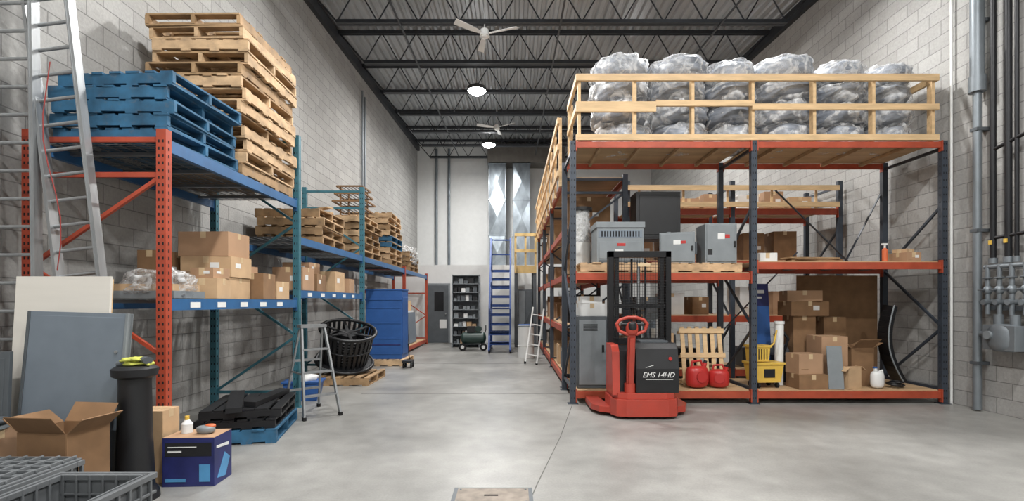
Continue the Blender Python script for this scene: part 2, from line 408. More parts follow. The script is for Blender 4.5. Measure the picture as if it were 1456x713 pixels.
# ------------------------------------------------------------ cartons
def carton(x,y,z,w,d,h,rz=0,m=None,open_=False,label=True,name='cardboard_box'):
    m=m or random.choice([card,card,card3,card2])
    b=B(name,TM(x,y,z,rz)); t=.006
    if not open_:
        b.bx(-w/2,w/2,-d/2,d/2,0,h,m)
        b.bx(-w/2-.0008,w/2+.0008,-.025,.025,h-.06,h+.0008,tape)
        b.bx(-w/2+.002,w/2-.002,-.002,.002,h,h+.0012,card2)
        b.bx(-.03,.03,-d/2-.0008,-d/2,h-.07,h,tape)
        if label:
            if R(0,1)<.45: b.bx(w*.08,w*.08+min(.1,w*.26),-d/2-.0015,-d/2,h*.4,h*.4+min(.07,h*.3),whitep)
            if R(0,1)<.6: b.bx(-w*.4,-w*.1,-d/2-.0012,-d/2,h*.22,h*.26,card2)
            if R(0,1)<.5: b.bx(w/2,w/2+.0015,-d*.3,-d*.05,h*.45,h*.68,whitep)
    else:
        b.bx(-w/2,w/2,-d/2,d/2,0,t,m)
        for a in(-1,1):
            b.bx(a*w/2-t/2,a*w/2+t/2,-d/2,d/2,0,h,m); b.bx(-w/2,w/2,a*d/2-t/2,a*d/2+t/2,0,h,m)
            an=R(.5,1.1); L=min(w,d)*.48
            b.bar((a*w/2,0,h),(a*(w/2+L*math.sin(an+.3)),0,h+L*math.cos(an+.3)),t,d*.98,m,up=(0,1,0))
            b.prism([(a*d/2,h),(a*d/2+a*L*math.sin(an),h+L*math.cos(an)),(a*d/2+a*L*math.sin(an),h+L*math.cos(an)+t),(a*d/2,h+t)],-w*.48,w*.48,m,axis='x')
    b.done(bevel=.002 if not open_ else 0)
z0=1.436
for i,(h,dx) in enumerate(((.23,0),(.22,.015),(.26,-.01))):
    carton(-3.26+dx,5.42,z0,.54,.4,h,R(-.04,.04)); z0+=h+.002
carton(-3.03,4.93,1.436,.28,.28,.2,.1,card3)
carton(-3.02,4.93,1.638,.24,.24,.1,-.1,card)
carton(-3.02,5.85,1.436,.27,.32,.3,.05,card2)
carton(-3.35,6.0,1.436,.32,.36,.4,0,card)
carton(-3.02,6.23,1.436,.26,.28,.22,-.1,card3)
carton(-3.72,5.3,1.436,.25,.5,.5,0,card2)
b=B('plastic_wrapped_parts_tray')
b.bx(-3.5,-2.92,4.25,4.68,1.436,1.5,greym); b.bx(-3.47,-2.95,4.28,4.65,1.5,1.56,card3)
b.ball((-3.2,4.46,1.56),(.3,.23,.13),film2,e=.6,amp=.35,fr=4,seg=32,rings=18); b.done()
carton(-3.1,7.0,1.566,.42,.4,.32,0,card); carton(-3.2,7.6,1.566,.5,.45,.26,.1,card2); carton(-3.1,8.3,1.566,.4,.45,.34,0,card3)
carton(-3.25,7.6,1.83,.42,.35,.17,-.05,card); carton(-3.1,8.9,1.566,.4,.4,.25,.1,card)

# ------------------------------------------------------------ ladders
def ladder(name,p0,p1,w,rr=.014,m=alum,step=.28,rw=.026,rd=.07):
    b=B(name); p0=Vector(p0);p1=Vector(p1); d=(p1-p0); L=d.length; d.normalize()
    side=d.cross(Vector((0,1,0))).normalized()
    for a in(-1,1):
        b.bar(p0+side*a*w/2,p1+side*a*w/2,rw,rd,m,up=(0,1,0)); 
        b.bar(p0+side*a*(w/2-.012),p1+side*a*(w/2-.012),rw*.3,rd*1.15,m,up=(0,1,0))
        b.box(p0+side*a*w/2,(.05,.09,.05),tyre)
    t=.2
    while t<L-.1:
        q=p0+d*t; b.cyl(q-side*w/2,q+side*w/2,rr,m,seg=10)
        t+=step
    b.done()
ladder('aluminium_extension_ladder',(-3.2,3.86,.03),(-3.78,3.9,4.7),.34,step=.2)
ladder('aluminium_extension_ladder',(-3.86,3.84,.03),(-3.95,3.87,4.6),.36,step=.22)
b=B('red_rope'); pts=[(-3.5+.05*math.sin(i*.9)-.012*i,3.79,1.65+i*.2) for i in range(9)]; b.tube(pts,.004,redrope,seg=6)
b.done()

# ------------------------------------------------------------ leaning panels
b=B('white_faced_board'); b.M=TM(-3.42,3.66,.0,0,rx=-.06); b.bx(-.36,.36,0,.02,0,1.6,cream); b.bx(-.36,.36,.021,.03,0,1.58,lumber); b.done()
b=B('grey_electrical_panel_cover'); b.M=TM(-3.2,3.5,0,.0,rx=-.07,ry=.03)
b.bx(-.37,.37,0,.035,0.03,1.33,greyb); b.bx(-.345,.345,-.004,0,.06,1.3,greyb)
b.bx(-.37,-.35,-.006,.04,.03,1.33,greyd); b.bx(.35,.37,-.012,.04,.03,1.33,greym)
for z in(.3,1.05): b.cyl((.3,-.012,z),(.3,0,z),.012,alum)
b.done(bevel=.003)
b=B('grey_steel_cabinet_door'); b.M=TM(-3.78,3.42,0,.12,rx=-.05); b.bx(-.25,.22,0,.03,0,1.05,greyd); b.bx(-.22,.19,-.004,0,.05,1.0,greyd); b.done(bevel=.003)

# ------------------------------------------------------------ left foreground clutter
b=B('black_pedestal_stand'); x,y=-2.68,3.5
pr=[(.15,0),(.145,.05),(.12,.09),(.105,.45),(.098,.82),(.1,.86),(.135,.88),(.14,.93),(.11,.95)]
for (r0,h0),(r1,h1) in zip(pr[:-1],pr[1:]): b.cyl((x,y,h0),(x,y,h1),r0,blackp,r1,seg=32,caps=False)
b.cyl((x,y,.94),(x,y,.95),.11,blackp,seg=32)
b.done()
def gloves(x,y,z,rz):
    b=B('work_gloves',TM(x,y,z,rz))
    for (dx,rr,zz,mt) in((0,0,.024,hiv),(.02,2.6,.06,hiv)):
        T=b.M; b.M=T@TM(dx,0,zz,rr)
        b.ball((0,0,0),(.08,.055,.024),mt,amp=.4,fr=4)
        for k in range(4): 
            b.tube([(.045,-.036+k*.024,0),(.085+.008*(k in(1,2)),-.042+k*.027,.004),(.1,-.05+k*.027,-.012)],.0125,mt,seg=8)
        b.tube([(.0,.04,0),(.03,.07,0),(.055,.078,-.008)],.013,mt,seg=8)
        b.cyl((-.05,0,0),(-.1,.01,-.006),.03,greyd,.034,seg=12)
        b.M=T
    o=b.done(); o.scale=(1,1,.75)
gloves(-2.68,3.5,.952,.3)
b=B('black_plastic_bin'); b.prism([(-3.0,0),(-2.88,0),(-2.865,.55),(-3.03,.55)],3.36,3.48,blackp,axis='y'); b.bx(-3.04,-2.855,3.35,3.485,.53,.55,blackp); b.done()
gloves(-2.94,3.42,.552,1.2)
b=B('printed_glove_carton',TM(-2.46,3.86,0,.06)); w,d,h=.38,.26,.37
b.bx(-w/2,w/2,-d/2,d/2,0,h,navy)
b.bx(-w/2+.02,w/2-.02,-d/2-.0015,-d/2,h*.62,h*.9,hole); b.bx(-w/2+.04,-.05,-d/2-.003,-d/2,h*.7,h*.735,whitep); b.bx(-w/2+.04,.06,-d/2-.003,-d/2,h*.8,h*.82,whitep)
b.bx(-w/2+.02,-.02,-d/2-.003,-d/2,h*.1,h*.16,cyan); b.bx(.08,.16,-d/2-.003,-d/2,h*.1,h*.45,cyan)
b.prism([(-.09,.05),(.03,.03),(.1,.16),(.02,.22)],w/2,w/2+.002,cyan,axis='x'); b.prism([(-.1,.28),(.08,.26),(.08,.285),(-.1,.3)],w/2,w/2+.002,whitep,axis='x')
b.bx(-w/2,w/2,-d/2,d/2,h,h+.002,card)
b.done(bevel=.002)
b=B('cleaner_bottle',TM(-2.56,3.88,.373)); b.cyl((0,0,0),(0,0,.07),.04,whitep,seg=20); b.cyl((0,0,.07),(0,0,.1),.04,whitep,.015,seg=20); b.cyl((0,0,.1),(0,0,.13),.016,yel,seg=12); b.done()
b=B('safety_glasses_case',TM(-2.4,3.86,.373)); b.ball((0,0,.03),(.07,.05,.03),greym,e=.6); b.ball((.03,.01,.055),(.04,.03,.015),orangeb,e=.7); b.done()
carton(-2.8,3.88,0,.23,.19,.56,0,card3,label=False)
carton(-2.85,3.14,0,.34,.28,.6,-.12,card2,open_=True)
carton(-3.5,3.15,0,.42,.34,.58,.1,card)
b=B('coiled_cable_reel_disc'); T=TM(0,0,0,0,rx=-.12).to_3x3().to_4x4()
for r in(.2,.165,.13,.095,.06): b.torus((-3.48,3.13,.635),r,.017,greyd,T=T)
b.cyl((-3.48,3.13,.583),(-3.48,3.13,.605),.21,greym,seg=32); b.done()
def cratebox(x0,x1,y0,y1,h,lid):
    b=B('folding_plastic_crate'); t=.018
    b.bx(x0,x1,y0,y1,0,t,crated)
    b.bx(x0+.02,x0+.02+t,y0+.02,y1-.02,t,h,crate); b.bx(x1-.02-t,x1-.02,y0+.02,y1-.02,t,h,crate)
    b.bx(x0+.02,x1-.02,y0+.02,y0+.02+t,t,h,crate); b.bx(x0+.02,x1-.02,y1-.02-t,y1-.02,t,h,crate)
    for (a,c,e,f) in((x0,x1,y0,y0+.05),(x0,x1,y1-.05,y1),(x0,x0+.05,y0+.05,y1-.05),(x1-.05,x1,y0+.05,y1-.05)): b.bx(a,c,e,f,h-.03,h,crate)
    for k in range(int((x1-x0)/.07)):
        xx=x0+.05+k*.07
        for yy in(y0,y1-.02): b.bx(xx,xx+.012,yy,yy+.02,.02,h-.03,crate)
        b.bx(xx,xx+.012,y1-.052,y1-.036,.02,h,crate)
    for k in range(int((y1-y0)/.07)):
        yy=y0+.05+k*.07
        for xx in(x0,x1-.02): b.bx(xx,xx+.02,yy,yy+.012,.02,h-.03,crate)
        b.bx(x0+.036,x0+.052,yy,yy+.012,.02,h,crate)
        b.bx(x1-.052,x1-.036,yy,yy+.012,.02,h,crate)
    for zz in(.12,.25,.38):
        if zz<h-.05:
            b.bx(x0+.005,x1-.005,y0+.004,y0+.02,zz,zz+.015,crate); b.bx(x1-.02,x1-.004,y0,y1,zz,zz+.015,crate); b.bx(x0+.04,x1-.04,y1-.05,y1-.038,zz,zz+.012,crate)
    if lid:
        b.bx(x0+.01,x1-.01,y0+.01,y1-.01,h,h+.012,crate)
        n=7
        for k in range(n+1):
            xx=x0+.03+(x1-x0-.07)*k/n; b.bx(xx,xx+.012,y0+.02,y1-.02,h+.012,h+.03,crate)
        n=9
        for k in range(n+1):
            yy=y0+.03+(y1-y0-.07)*k/n; b.bx(x0+.02,x1-.02,yy,yy+.01,h+.012,h+.026,crate)
    b.done(bevel=.003)
cratebox(-2.42,-1.9,1.98,2.64,.49,False)
cratebox(-3.2,-2.47,2.08,2.85,.49,True)

b=B('plastic_pallet_stack',TM(-2.83,5.3,0,.22))
pallet2(b,bluep,0,0,0,.78,1.0,0)
for i in range(2):
    pallet2(b,blackp,.02*i,.03*i,.14+i*.097,.74,.94,.05*i,h=.095,nt=6)
b.box((-.1,-.1,.36),(.14,.9,.05),blackp,(0.03,0,.25)); b.box((.18,.05,.365),(.12,.8,.05),blackp,(0,.06,-.2)); 
b.done()
def stepladder(x,y,h,rz):
    b=B('aluminium_step_ladder',TM(x,y,0,rz)); wB,wT=.44,.28; dp=.34
    for a in(-1,1):
        b.bar((a*wB/2,-dp,.02),(a*wT/2,-.03,h),.022,.05,alum,up=(0,1,0))
        b.bar((a*wB/2,dp,.02),(a*wT/2,.03,h-.04),.02,.03,alum,up=(0,1,0))
        b.box((a*wB/2,-dp,.02),(.035,.06,.04),tyre); b.box((a*wB/2,dp,.02),(.035,.05,.04),tyre)
        b.bar((a*.19,-.19,h*.48),(a*.19,.2,h*.48),.008,.02,alum)
    n=4
    for k in range(1,n):
        t=k/n; z=h*t; yy=-dp+(dp-.03)*t; w=wB+(wT-wB)*t
        b.bx(-w/2,w/2,yy-.04,yy+.05,z-.02,z,alum)
    b.bx(-wT/2-.02,wT/2+.02,-.07,.07,h-.02,h+.02,alum)
    for k in(.25,.6): 
        w=wB+(wT-wB)*k; b.bar((-w/2,dp-(dp-.03)*k,h*k),(w/2,dp-(dp-.03)*k,h*k),.015,.03,alum)
    b.done()
stepladder(-2.52,6.2,1.1,.75)
b=B('blue_storage_tote'); b.prism([(-.2,0),(.2,0),(.25,.26),(-.25,.26)],-.16,.16,bluec,axis='y'); b.bx(-.27,.27,-.18,.18,.25,.275,bluec); b.ball((0,0,.3),(.18,.12,.07),whitep,amp=.5,fr=4); o=b.done(); o.location=(-3.0,7.1,0); o.rotation_euler=(0,0,.2)

b=B('wooden_pallet'); pallet2(b,wood2,-2.93,8.75,0,1.08,1.1,0); b.done()
b=B('black_cable_drum'); b.M=TM(-2.95,8.78,.5,0.0,rx=.3,ry=.22)
r0,r1,hz=.38,.45,.3
b.torus((0,0,-hz),.49,.03,blackp,seg=44); b.torus((0,0,hz),r1+.02,.03,blackp,seg=44); b.torus((0,0,0),(r0+r1)/2+.012,.014,blackp,seg=44)
b.cyl((0,0,-hz-.015),(0,0,-hz+.015),.49,blackp,seg=44)
for k in range(30):
    a=k*2*math.pi/30; c,s_=math.cos(a),math.sin(a)
    b.bar((r0*c,r0*s_,-hz),(r1*c,r1*s_,hz),.05,.02,blackp,up=(c,s_,0))
for k in range(9):
    b.torus((0,0,-.24+k*.05),.3,.027,blackp,seg=32)
b.cyl((0,0,-hz),(0,0,hz-.05),.16,blackp,seg=24)
for k in range(6):
    a=k*math.pi/3; b.bar((0,0,hz-.06),(r1*math.cos(a),r1*math.sin(a),hz-.02),.05,.02,blackp)
o=b.done()
mn=min((v.co.z for v in o.data.vertices)); o.location.z=.142-mn

b=B('wooden_pallet'); pallet2(b,wood,-2.8,11.25,0,.9,1.0,0); b.done()
b=B('blue_steel_cabinet'); x0,x1,y0,y1,z0,z1=-3.24,-2.44,10.9,11.55,.14,1.66
b.bx(x0,x1,y0,y1,z0,z1,bluec); b.bx(x0-.01,x1+.01,y0-.015,y0,z1-.22,z1-.18,bluec); b.bx(x0+.03,x1-.03,y0-.008,y0,z0+.3,z0+.33,navy)
for k in range(4): b.bx(x0+.02,x1-.02,y0-.01,y0,z0+.1+k*.34,z0+.13+k*.34,bluec)
b.bx(x0-.01,x1+.01,y0-.01,y1+.01,z1,z1+.03,bluec)
b.bx(x1,x1+.012,y0+.05,y1-.05,z0+.1,z1-.15,bluec)
b.done(bevel=.005)
b=B('equipment_dolly'); x,y=-2.22,10.55
b.bx(x-.1,x+.1,y-.2,y+.12,.12,.16,blackp)
for a in(-1,1):
    for c in(-1,1): b.cyl((x+a*.08-.015,y+c*.1,.05),(x+a*.08+.015,y+c*.1,.05),.05,tyre,seg=16); b.bx(x+a*.08-.02,x+a*.08+.02,y+c*.1-.015,y+c*.1+.015,.06,.12,greyd)
b.bar((x,y+.1,.15),(x-.03,y+.12,.5),.02,.02,blackp); b.done()
b=B('stacked_sheet_panels')
for k,(x,m,h) in enumerate(((-3.3,cream,1.1),(-3.2,greym,1.0),(-3.12,lumber,1.25),(-3.04,whitep,.95),(-2.98,greyb,.9))):
    b.box((x,14.6+k*.02,.2+h/2),(.025,1.4-.1*k,h),m,(0,-.05,0))
b.done()
b=B('grey_utility_cabinet'); b.bx(-3.8,-3.45,13.4,13.9,.18,1.35,greym); b.bx(-3.78,-3.47,13.39,13.4,.22,1.3,greyb); b.done(bevel=.005)
carton(-3.4,12.3,0,.5,.5,.5,0,card); carton(-3.4,12.3,.5,.45,.45,.4,.1,card2)

# ------------------------------------------------------------ back area
b=B('wall_partition')
b.bx(XL,1.6,17.0,17.12,0,2.6,white); b.bx(XL,1.6,17.0,YB,2.6,2.68,white)
b.done(recenter=False)
b=B('door_1'); xc=-2.55
b.bx(xc-.42,xc+.42,16.955,16.998,0,2.05,greym); b.bx(xc-.36,xc+.36,16.94,16.955,0.01,1.98,greyd); b.bx(xc-.12,xc+.2,16.93,16.94,1.1,1.75,hole); b.cyl((xc+.28,16.94,1.0),(xc+.28,16.88,1.0),.025,alum)
b.bx(xc+.06,xc+.3,16.93,16.94,.5,.8,whitep)
b.done(bevel=.003)
for x in(-3.3,-2.75): 
    b=B('wall_conduit'); b.cyl((x,YB-.08,2.7),(x,YB-.08,8.1),.055,pipeg if x<-3 else galv); b.done()
b=B('left_wall_conduit')
for dy in(0,.22): b.cyl((XL+.05,13.5+dy,2.2),(XL+.05,13.5+dy,7.2-.4*dy),.024,pipeg)
b.done()
def duct(x0,x1,y0,y1,z0,z1,m,axis='z'):
    b=B('ventilation_duct'); b.bx(x0,x1,y0,y1,z0,z1,m)
    if axis=='z':
        n=int((z1-z0)/1.2)
        for k in range(n+1):
            z=z0+(z1-z0)*k/n; b.bx(x0-.03,x1+.03,y0-.03,y1+.0,z-.02,z+.02,m)
            if k<n:
                za=z;zb=z0+(z1-z0)*(k+1)/n
                vs=[(x0+.02,y0-.002,za+.03),(x1-.02,y0-.002,za+.03),(x1-.02,y0-.002,zb-.03),(x0+.02,y0-.002,zb-.03),((x0+x1)/2,y0-.045,(za+zb)/2)]
                b.add(vs,[(0,1,4),(1,2,4),(2,3,4),(3,0,4)],m)
    else:
        n=4
        for k in range(n+1):
            x=x0+(x1-x0)*k/n; b.bx(x-.02,x+.02,y0-.03,y1,z0-.03,z1+.03,m)
    b.done()
duct(-.97,-.27,20.6,21.5,2.7,7.2,galv); duct(.05,.75,20.6,21.5,2.7,7.2,galv); duct(-1.0,2.2,20.5,21.5,7.25,7.9,ductb,'x')
b=B('metal_parts_shelf'); x0,x1,y0,y1=-1.86,-1.0,15.2,15.65
b.bx(x0,x0+.03,y0,y1,0,2.25,greym); b.bx(x1-.03,x1,y0,y1,0,2.25,greym); b.bx(x0,x1,y1-.01,y1,0,2.25,greym)
for k in range(9):
    z=.1+k*.265; b.bx(x0,x1,y0,y1,z,z+.02,greym)
    if k<8:
        x=x0+.06
        while x<x1-.16:
            w=R(.06,.15); h=R(.06,.18); b.bx(x,x+w,y0+.05,y0+.3,z+.02,z+.02+h,random.choice([whitep,card3,greyd,blackp,greym,whitep,greym])); x+=w+R(.01,.04)
b.done()
b=B('green_air_compressor'); x,y=-1.12,14.3
b.cyl((x-.28,y,.36),(x+.28,y,.36),.17,green,seg=24); b.ball((x-.28,y,.36),(.09,.17,.17),green); b.ball((x+.28,y,.36),(.09,.17,.17),green)
b.bx(x-.18,x+.05,y-.1,y+.1,.52,.7,blackp); b.cyl((x+.15,y-.08,.62),(x+.15,y+.1,.62),.09,green,seg=20)
for a in(-1,1): b.cyl((x+a*.3,y-.18,.11),(x+a*.3,y-.13,.11),.11,tyre,seg=20); b.cyl((x+a*.3,y-.185,.11),(x+a*.3,y-.13,.11),.05,whitep,seg=16)
for a in(-1,1): b.bar((x+a*.25,y-.15,.1),(x+a*.25,y+.1,.3),.03,.03,green)
b.tube([(x+.3,y,.4),(x+.36,y,.6),(x+.36,y,.72)],.015,blackp); b.done()
b=B('blue_rolling_warehouse_ladder'); xa,xb=-.68,-.0; y0=13.4; n=9
for i in range(n):
    z=.3+i*.26; yy=y0+.1+i*.17; b.bx(xa+.06,xb-.06,yy,yy+.2,z-.035,z,bluel)
    b.bx(xa+.06,xb-.06,yy+.0,yy+.012,z-.08,z,bluel)
zt=.3+(n-1)*.26; yt=y0+.1+(n-1)*.17
for x in(xa+.05,xb-.05):
    b.bar((x,y0,.08),(x,yt+.1,zt+.02),.05,.08,bluel); b.bar((x,yt+.45,.08),(x,yt+.45,zt+.95),.045,.045,bluel)
    b.bar((x,y0,.08),(x,yt+.45,.08),.045,.05,bluel); b.bar((x,y0+.25,1.2),(x,yt,zt+.95),.04,.04,bluel); b.bar((x,yt,zt+.95),(x,yt+.45,zt+.95),.04,.04,bluel)
    b.bar((x,y0+.25,1.2),(x,y0+.25,.3),.04,.04,bluel); b.bar((x,yt,zt),(x,yt,zt+.95),.04,.04,bluel); b.bar((x,yt-.3,.08),(x,yt-.3,zt-.4),.04,.04,bluel)
    b.bar((x,yt-.3,.3),(x,yt+.45,1.2),.03,.03,bluel); b.bar((x,y0+.7,.1),(x,yt-.3,1.6),.03,.03,bluel)
    for yy in(y0+.05,yt+.4): b.cyl((x-.02,yy,.05),(x+.02,yy,.05),.05,tyre,seg=14)
for z in(.5,1.2,1.9): b.bar((xa+.05,yt+.45,z),(xb-.05,yt+.45,z),.04,.04,bluel)
b.bx(xa+.05,xb-.05,yt,yt+.47,zt-.03,zt,bluel); b.bar((xa+.05,yt+.45,zt+.95),(xb-.05,yt+.45,zt+.95),.04,.04,bluel); b.bar((xa+.05,yt+.45,zt+.5),(xb-.05,yt+.45,zt+.5),.04,.04,bluel)
b.done()
b=B('wooden_mezzanine_landing'); x0,x1,y0,y1=.08,.76,15.3,16.6
b.bx(x0,x1,y0,y1,2.4,2.52,mesh_ins); b.bx(x0,x1,y0-.03,y0,2.3,2.54,mesh_ins)
for x in(x0+.03,(x0+x1)/2,x1-.03): b.bx(x-.03,x+.03,y0,y0+.06,2.52,3.5,mesh_ins)
for z in(2.95,3.45): b.bx(x0,x1,y0-.03,y0,z,z+.09,mesh_ins)
for z in(2.95,3.45): b.bx(x0,x0+.03,y0,y1,z,z+.09,mesh_ins)
for y in(y0+.6,y1-.05): b.bx(x0,x0+.05,y,y+.05,2.52,3.5,mesh_ins)
for x in(x0+.05,x1-.05):
    for y in(y0+.05,y1-.05): b.bx(x-.05,x+.05,y-.05,y+.05,0,2.4,greyd)
b.bar((x0+.05,y0+.05,.2),(x1-.05,y0+.05,1.4),.03,.03,greyd); b.done()
b=B('dark_storage_cabinet'); b.bx(.2,.64,15.5,16.2,0,1.8,greyd); b.bx(.22,.41,15.49,15.5,.1,1.75,greym); b.bx(.43,.62,15.49,15.5,.1,1.75,greyd); b.done(bevel=.004)
b=B('white_drum'); b.cyl((.35,12.4,0),(.35,12.4,.82),.2,whitep,seg=28); b.torus((.35,12.4,.3),.2,.012,whitep); b.torus((.35,12.4,.8),.2,.015,greym); b.cyl((.35,12.4,.82),(.35,12.4,.84),.19,bluec,seg=28); b.done()
ladder('white_step_ladder',(.42,11.0,.03),(.62,11.6,1.25),.26,m=whitep,step=.25)

# ------------------------------------------------------------ right front rack
yF,yR=6.8,7.88; X0,X1,X2=.84,3.33,5.95
b=B('pallet_rack')
for x in(X0,X1,X2): frameY(b,x,yF,yR,3.625,darkr)
b.bar((X1,yR,.9),(X1+1.25,yR+.03,2.2),.04,.01,darkr) 
b.bar((X1+2.0,yR+.03,2.0),(X2,yR+.03,3.2),.04,.01,darkr); b.bar((X1+.9,yR+.03,3.2),(X2-.5,yR+.03,2.0),.04,.01,darkr)
def beamX(b,x0,x1,y,zt,m,h=.11,w=.045):
    b.bx(x0+.04,x1-.04,y-w/2,y+w/2,zt-h,zt,m); b.bx(x0+.036,x0+.05,y-.04,y+w/2,zt-h-.05,min(zt+.03,3.625),m); b.bx(x1-.05,x1-.036,y-.04,y+w/2,zt-h-.05,min(zt+.03,3.625),m)
for (x0,x1,zs) in((X0,X1,(3.61,1.8,.17)),(X1,X2,(3.61,1.95,.17))):
    for z in zs:
        hh=.08 if z>3 else .095
        beamX(b,x0,x1,yF-.01,z,oran,h=hh); beamX(b,x0,x1,yR,z,oran,h=hh)
        b.bx(x0+.05,x1-.05,yF+.02,yR-.03,z,z+.016,ply)
        for k in range(4):
            xx=x0+.4+k*(x1-x0-.8)/3; b.bx(xx-.02,xx+.02,yF+.01,yR-.02,z-.05,z-.005,ply if z>3 else greym)
b.done()
b=B('timber_guard_rail'); zt=3.63
for x in(.93,1.7,2.5,3.33,4.18,5.0,5.82): b.bx(x-.02,x+.02,yF-.0,yF+.085,zt,4.54,lumber)
b.bx(.88,5.87,yF-.04,yF,4.45,4.54,lumber); b.bx(.88,5.87,yF-.04,yF,zt,zt+.08,lumber)
b.bx(.88,1.98,yF-.042,yF-.001,4.02,4.16,lumber); b.bx(1.98,3.3,yF-.04,yF,4.1,4.18,lumber); b.bx(3.3,5.87,yF-.04,yF,4.05,4.13,lumber)
b.bx(.88,.92,yF,yR,4.45,4.54,lumber); b.bx(.88,.92,yF+.001,yR,4.05,4.14,lumber); b.bx(.89,.97,yR-.05,yR,zt,4.54,lumber)
b.bx(5.83,5.87,yF,yR,4.45,4.54,lumber)
b.bx(5.15,5.22,yR-.08,yR-.04,zt,4.95,lumber)
b.done()
cols=[(1.62,.43,4,0),(2.46,.42,4,1),(3.24,.38,4,2),(4.02,.42,4,3),(4.8,.38,4,4),(5.5,.33,4,5)]
for (x,r,n,sd) in cols:
    b=B('plastic_wrapped_roll_stack'); z=zt+.01; hs=(.33,.325,.305,.325,.305,.295)[sd]
    for k in range(n):
        b.ball((x+R(-.04,.04),7.36+R(-.03,.03),z+hs/2),(r*R(.9,1),.42,hs*.53),bag,seg=40,rings=16,e=.62,amp=.1,fr=2.2,seed=sd*3+k*1.7)
        b.ball((x+R(-.03,.03),7.36,z+hs/2),(r*R(.98,1.03),.445,hs*.58),film,seg=44,rings=18,e=.6,amp=.17,fr=3.2,seed=sd*5+k*2.7)
        z+=hs
    o=b.done()
# ------------------------------------------------------------ right rack contents
zs=1.822
b=B('wooden_pallet'); pallet2(b,wood,1.5,7.3,zs,1.1,.95,0,h=.13); b.done()
b=B('wooden_pallet'); pallet2(b,wood,2.72,7.36,zs,1.0,.95,0,h=.13); b.done()
zp=zs+.132
b=B('grey_transformer'); x0,x1,y0,y1=1.2,1.86,6.95,7.43
b.bx(x0,x1,y0,y1,zp,zp+.5,greym); b.bx(x0-.015,x1+.015,y0-.015,y1+.015,zp+.5,zp+.58,greym)
b.bx(x0+.02,x1-.02,y0-.005,y0,zp+.36,zp+.46,greyb)
for k in range(14): b.bx(x0+.06+k*.04,x0+.08+k*.04,y0-.006,y0,zp+.37,zp+.45,hole)
b.bx(x0+.03,x1-.03,y0-.01,y0,zp+.06,zp+.3,greym); b.bx(x0+.25,x0+.37,y0-.013,y0,zp+.12,zp+.19,whitep); b.bx(x0+.28,x0+.4,y0-.013,y0,zp+.24,zp+.28,redc)
b.bx(x0+.03,x1-.03,y0-.02,y0+.03,zp,zp+.04,greyd); b.done(bevel=.006)
b=B('black_equipment_enclosure'); x0,x1=1.88,2.55
b.bx(x0,x1,7.45,7.83,zp+.42,zp+1.12,blackp); b.bx(x0+.05,x1-.05,7.443,7.45,zp+.47,zp+1.07,blackp)
for a in(x0+.03,x1-.03):
    for y in(7.48,7.8): b.bx(a-.02,a+.02,y-.02,y+.02,zp,zp+.42,blackp)
b.bx(x0,x1,7.45,7.83,zp+.4,zp+.42,blackp)
b.done(bevel=.005)
def elecbox(name,x,y,z,w,d,h,rz,red=True):
    b=B(name,TM(x,y,z,rz)); b.bx(-w/2,w/2,-d/2,d/2,0,h,greym); b.bx(-w/2+.02,w/2-.02,-d/2-.012,-d/2,.02,h-.02,greym)
    b.bx(w/2-.05,w/2-.02,-d/2-.03,-d/2-.01,h*.4,h*.55,blackp); b.bx(w/2,w/2+.03,-.03,.03,h*.3,h*.7,greyd)
    b.bx(-.05,.05,-d/2-.014,-d/2,h*.6,h*.75,whitep)
    if red: b.bx(.05,.12,-d/2-.0142,-d/2,h*.62,h*.72,redc)
    b.bx(-w/2+.03,-w/2+.1,-d/2-.014,-d/2,h*.2,h*.35,blackp)
    b.cyl((-w/4,0,h),(-w/4,0,h+.03),.03,greym); b.done(bevel=.02)
elecbox('electrical_disconnect_box',2.4,7.15,zp,.48,.34,.44,-.35)
elecbox('electrical_disconnect_box',2.96,7.15,zp,.44,.4,.56,-.05)
b=B('wrapped_bucket')
bz=zs+.132
b.cyl((1.07,7.62,bz),(1.07,7.62,bz+.36),.14,whitep,.15,seg=24); b.cyl((1.07,7.62,bz+.36),(1.07,7.62,bz+.85),.15,film2,.13,seg=24); b.cyl((1.07,7.62,bz+.85),(1.07,7.62,bz+.9),.17,blackp,seg=24); b.cyl((1.07,7.62,bz+.36),(1.07,7.62,bz+.84),.11,whitep,seg=24)
b.done()
zs=1.972
b=B('orange_spray_bottle'); b.cyl((5.3,7.0,zs),(5.3,7.0,zs+.17),.035,orangeb,seg=20); b.cyl((5.3,7.0,zs+.17),(5.3,7.0,zs+.2),.035,orangeb,.012,seg=20); b.cyl((5.3,7.0,zs+.2),(5.3,7.0,zs+.24),.013,whitep); b.bx(5.26,5.33,6.985,7.015,zs+.24,zs+.265,whitep); b.done()
carton(3.6,7.05,zs,.22,.2,.12,.1,whitep,label=False); carton(3.75,7.3,zs,.26,.22,.15,-.1,whitep,label=False)
carton(5.62,7.05,zs,.22,.3,.13,.1,card); carton(5.6,7.05,zs+.133,.15,.2,.05,.3,card3)
b=B('offcut_boards')
for k in range(4): b.box((4.4+R(-.1,.1),7.3,zs+.012+k*.022),(.8,.22,.018),wood2 if k%2 else card2,(0,0,R(-.3,.3)))
b.done()
zb=.19
b=B('grey_steel_cabinet'); b.bx(.92,1.34,6.92,7.5,zb,1.2,greyd); b.bx(.94,1.32,6.905,6.92,zb+.05,1.15,greym); b.bx(1.26,1.29,6.89,6.905,.7,.8,blackp)
for k in range(5): b.bx(1.0,1.2,6.9,6.905,1.0+k*.02,1.01+k*.02,hole)
b.done(bevel=.006)
carton(1.14,7.2,1.202,.36,.4,.18,0,whitep); carton(1.12,7.15,1.384,.3,.3,.1,.1,whitep,label=False)
b=B('leaning_wooden_pallet',TM(2.8,7.18,zb,0,rx=-.18))
